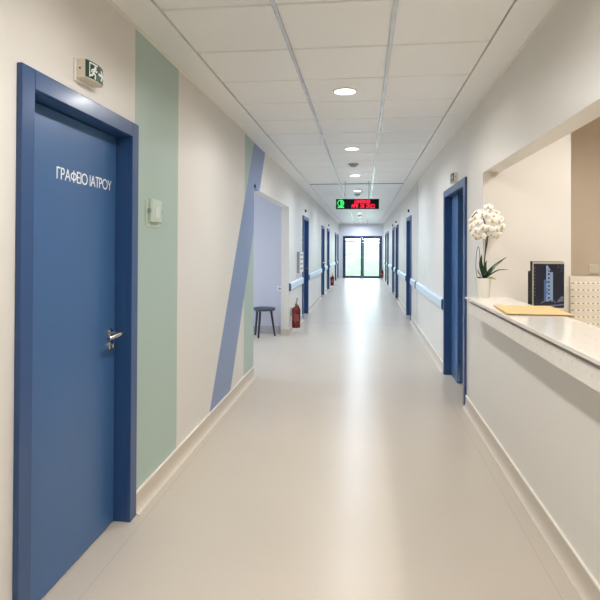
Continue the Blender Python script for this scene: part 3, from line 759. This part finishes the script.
# yellow folder lying on the counter
t = thing('folder', 'yellow card folder lying flat on the stone counter', 'folder', (1.0, 3.45, CT))
mb = MB(); mb.prism([(0.820, 3.235), (1.192, 3.228), (1.225, 3.715), (0.862, 3.715)], CT+0.0005, CT+0.004, 'z'); mb.build('back_cover', M['folder'], t, bevel=0.0006)
mb = MB(); mb.prism([(0.832, 3.247), (1.180, 3.240), (1.213, 3.705), (0.872, 3.705)], CT+0.004, CT+0.007, 'z'); mb.build('papers', M['white'], t)
mb = MB(); mb.prism([(0.824, 3.225), (1.188, 3.220), (1.220, 3.700), (0.860, 3.706)], CT+0.007, CT+0.0095, 'z'); mb.build('front_cover', M['folder'], t, bevel=0.0006)

# desk behind the counter
t = thing('reception_desk', 'pale laminate desk behind the stone counter', 'desk', (1.7, 2.4, 0))
MB().box(XR+TH+0.005, 2.3, 0.3, 4.42, 0.72, 0.75).build('desktop', M['desk'], t, bevel=0.003)
for y in (0.4, 2.35, 4.3): MB().box(1.12, 2.2, y, y+0.03, 0, 0.72).build('side_panel', M['desk'], t)

# monitor
mx0, mx1, my, mz0, mz1 = 1.196, 1.412, 4.00, 1.040, 1.370
t = thing('monitor', 'small monitor with a pale tower image on its dark screen, behind the counter', 'monitor', (1.30, my, 0.75))
MB().box(mx0, mx1, my, my+0.012, mz0, mz1).build('bezel', M['bezel'], t, bevel=0.003)
MB().box(mx0-0.001, mx1-0.002, my+0.012, my+0.056, mz0-0.001, mz1+0.002).build('rear_shell', M['dark'], t, bevel=0.003)
MB().box(mx0-0.002, mx1-0.03, my+0.056, my+0.110, mz0+0.006, mz1-0.070).build('rear_housing', M['dark'], t, bevel=0.006)
s_ = MB().box(mx0+0.007, mx1-0.003, my-0.0012, my+0.002, mz0+0.004, mz1-0.016).build('screen', M['screen'], t)
sx, sz, SW, SH = mx0+0.007, mz0+0.004, mx1-mx0-0.010, mz1-mz0-0.020
def on(mb, pts, w): mb.stroke([(a*SW, b*SH) for a, b in pts], w, (sx, my-0.0011, sz), (1, 0, 0), (0, 0, 1), (0, -1, 0), 0.0008)
mb = MB()
for i in range(7):
    z = 0.16+0.09*i
    on(mb, [(0.46, z), (0.60, z+0.07), (0.47, z+0.12)], 0.011)
on(mb, [(0.44, 0.16), (0.44, 0.95), (0.52, 0.86)], 0.012); on(mb, [(0.60, 0.16), (0.60, 0.80)], 0.014)
mb.build('tower_image', M['scr_a'], s_)
mb = MB(); on(mb, [(0.375, 0.17), (0.375, 0.62)], 0.016)
for i in range(5): on(mb, [(0.38, 0.22+0.08*i), (0.46, 0.28+0.08*i)], 0.009)
mb.build('tower_shadow_image', M['scr_b'], s_)
mb = MB(); on(mb, [(0.24, 0.10), (0.36, 0.145), (0.52, 0.155), (0.66, 0.15), (0.72, 0.12)], 0.006); mb.build('base_image', M['scr_c'], s_); mb = MB(); on(mb, [(0.05, 0.02), (0.5, 0.035), (0.99, 0.075)], 0.010); mb.build('floor_image', M['scr_c'], s_); mb = MB()
on(mb, [(0.84, 0.16), (0.94, 0.24)], 0.018); on(mb, [(0.80, 0.14), (0.97, 0.17)], 0.010); mb.build('side_image', M['scr_c'], s_); mb = MB()
for i in range(9): on(mb, [(0.025, 0.28+0.078*i), (0.055, 0.28+0.078*i)], 0.005)
for z in (0.95, 0.90, 0.84): on(mb, [(0.90, z), (0.93, z)], 0.005)
for z in (0.96, 0.92): on(mb, [(0.80, z), (0.82, z)], 0.005)
mb.build('screen_text', M['scr_c'], s_)
MB().box(1.27, 1.34, my+0.06, my+0.085, 0.765, 1.20).build('stand_neck', M['dark'], t, bevel=0.004)
MB().lathe([(0.11, 0), (0.11, 0.008), (0.09, 0.016), (0.01, 0.017)], (1.305, my+0.06, 0.75), 32).build('stand_foot', M['dark'], t, smooth=True)

# slotted rack of glossy trays
t = thing('tray_rack', 'white rack of thin stacked glossy trays beside the monitor, against the far reception wall', 'rack', (1.82, 4.36, 0.75))
rx0, rx1 = 1.597, 2.14
M['slot'] = mat('slot_brown', (150, 128, 106), rough=0.6)
M['tab'] = mat('tray_tab_cream', (250, 232, 200), rough=0.25)  # warm glints of light on the trays, put in as cream dots
MB().box(rx0, rx1, 4.402, 4.427, 0.75, 1.248).build('case', M['rack'], t, bevel=0.003)
for i in range(8):
    z = 1.188-0.0525*i
    o = MB().box(rx0+0.002, rx1-0.002, 4.396, 4.4025, z-0.041, z+0.004).build('tray', M['rack'], t, bevel=0.0015)
    MB().box(rx0+0.006, rx1-0.006, 4.3985, 4.4022, z+0.0042, z+0.0112).build('slot', M['slot'], o)
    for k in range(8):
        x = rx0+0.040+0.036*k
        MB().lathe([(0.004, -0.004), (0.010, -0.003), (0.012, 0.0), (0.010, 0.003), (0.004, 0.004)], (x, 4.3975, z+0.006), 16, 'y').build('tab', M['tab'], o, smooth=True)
# light switch on the recess wall
t = thing('light_switch', 'beige light switch on the tan recess wall above the tray rack', 'switch', (2.0, 4.943, 1.27))
SWX, SWZ = 1.985, 1.285
MB().box(SWX-0.042, SWX+0.042, 4.934, 4.944, SWZ-0.042, SWZ+0.042).build('plate', M['cream_plastic'], t, bevel=0.003)
MB().box(SWX-0.030, SWX+0.030, 4.928, 4.936, SWZ-0.032, SWZ+0.032).build('rocker', M['cream_plastic'], t, bevel=0.002)
# dark pad at the counter back
t = thing('desk_phone', 'dark flat object just showing behind the counter edge at the right', 'phone', (1.42, 3.2, 0.75))
MB().prism([(3.10, 0.75), (3.32, 0.75), (3.32, 0.86), (3.10, 0.80)], 1.33, 1.52, 'x').build('base', M['dark'], t, bevel=0.004)
MB().box(1.34, 1.385, 3.11, 3.31, 0.85, 0.885).build('handset', M['dark'], t, bevel=0.008)

# ------------------------------------------------------------------ daylight
w = bpy.data.worlds.new('sky'); S.world = w; w.use_nodes = True
bg = w.node_tree.nodes['Background']; bg.inputs[0].default_value = (0.76, 0.87, 1.0, 1); bg.inputs[1].default_value = 8.0
sun = bpy.data.lights.new('sun', 'SUN'); sun.energy = 1.4; sun.angle = math.radians(3); sun.color = (1, 0.96, 0.9)
so = bpy.data.objects.new('sun', sun); COL.objects.link(so); so.rotation_euler = (math.radians(38), math.radians(-14), 0)

# ------------------------------------------------------------------ camera
cam = bpy.data.cameras.new('camera'); co = bpy.data.objects.new('camera', cam); COL.objects.link(co)
cam.sensor_width = 36; cam.sensor_fit = 'HORIZONTAL'; cam.lens = 36*536.4/600
cam.shift_y = -56.05/600; cam.clip_start = 0.05; cam.clip_end = 200
co.matrix_world = Matrix.Translation((0, 0, 1.46)) @ Matrix.Rotation(0.1188, 4, 'Z') @ Matrix.Rotation(PI/2+0.0073, 4, 'X') @ Matrix.Rotation(0.0047, 4, 'Z')
S.camera = co
S.view_settings.view_transform = 'Standard'; S.view_settings.look = 'None'; S.view_settings.gamma = 1; S.view_settings.exposure = 0.6
S.view_settings.use_curve_mapping = False
S.cycles.use_denoising = True
S.cycles.max_bounces = 12; S.cycles.diffuse_bounces = 6; S.cycles.sample_clamp_indirect = 8
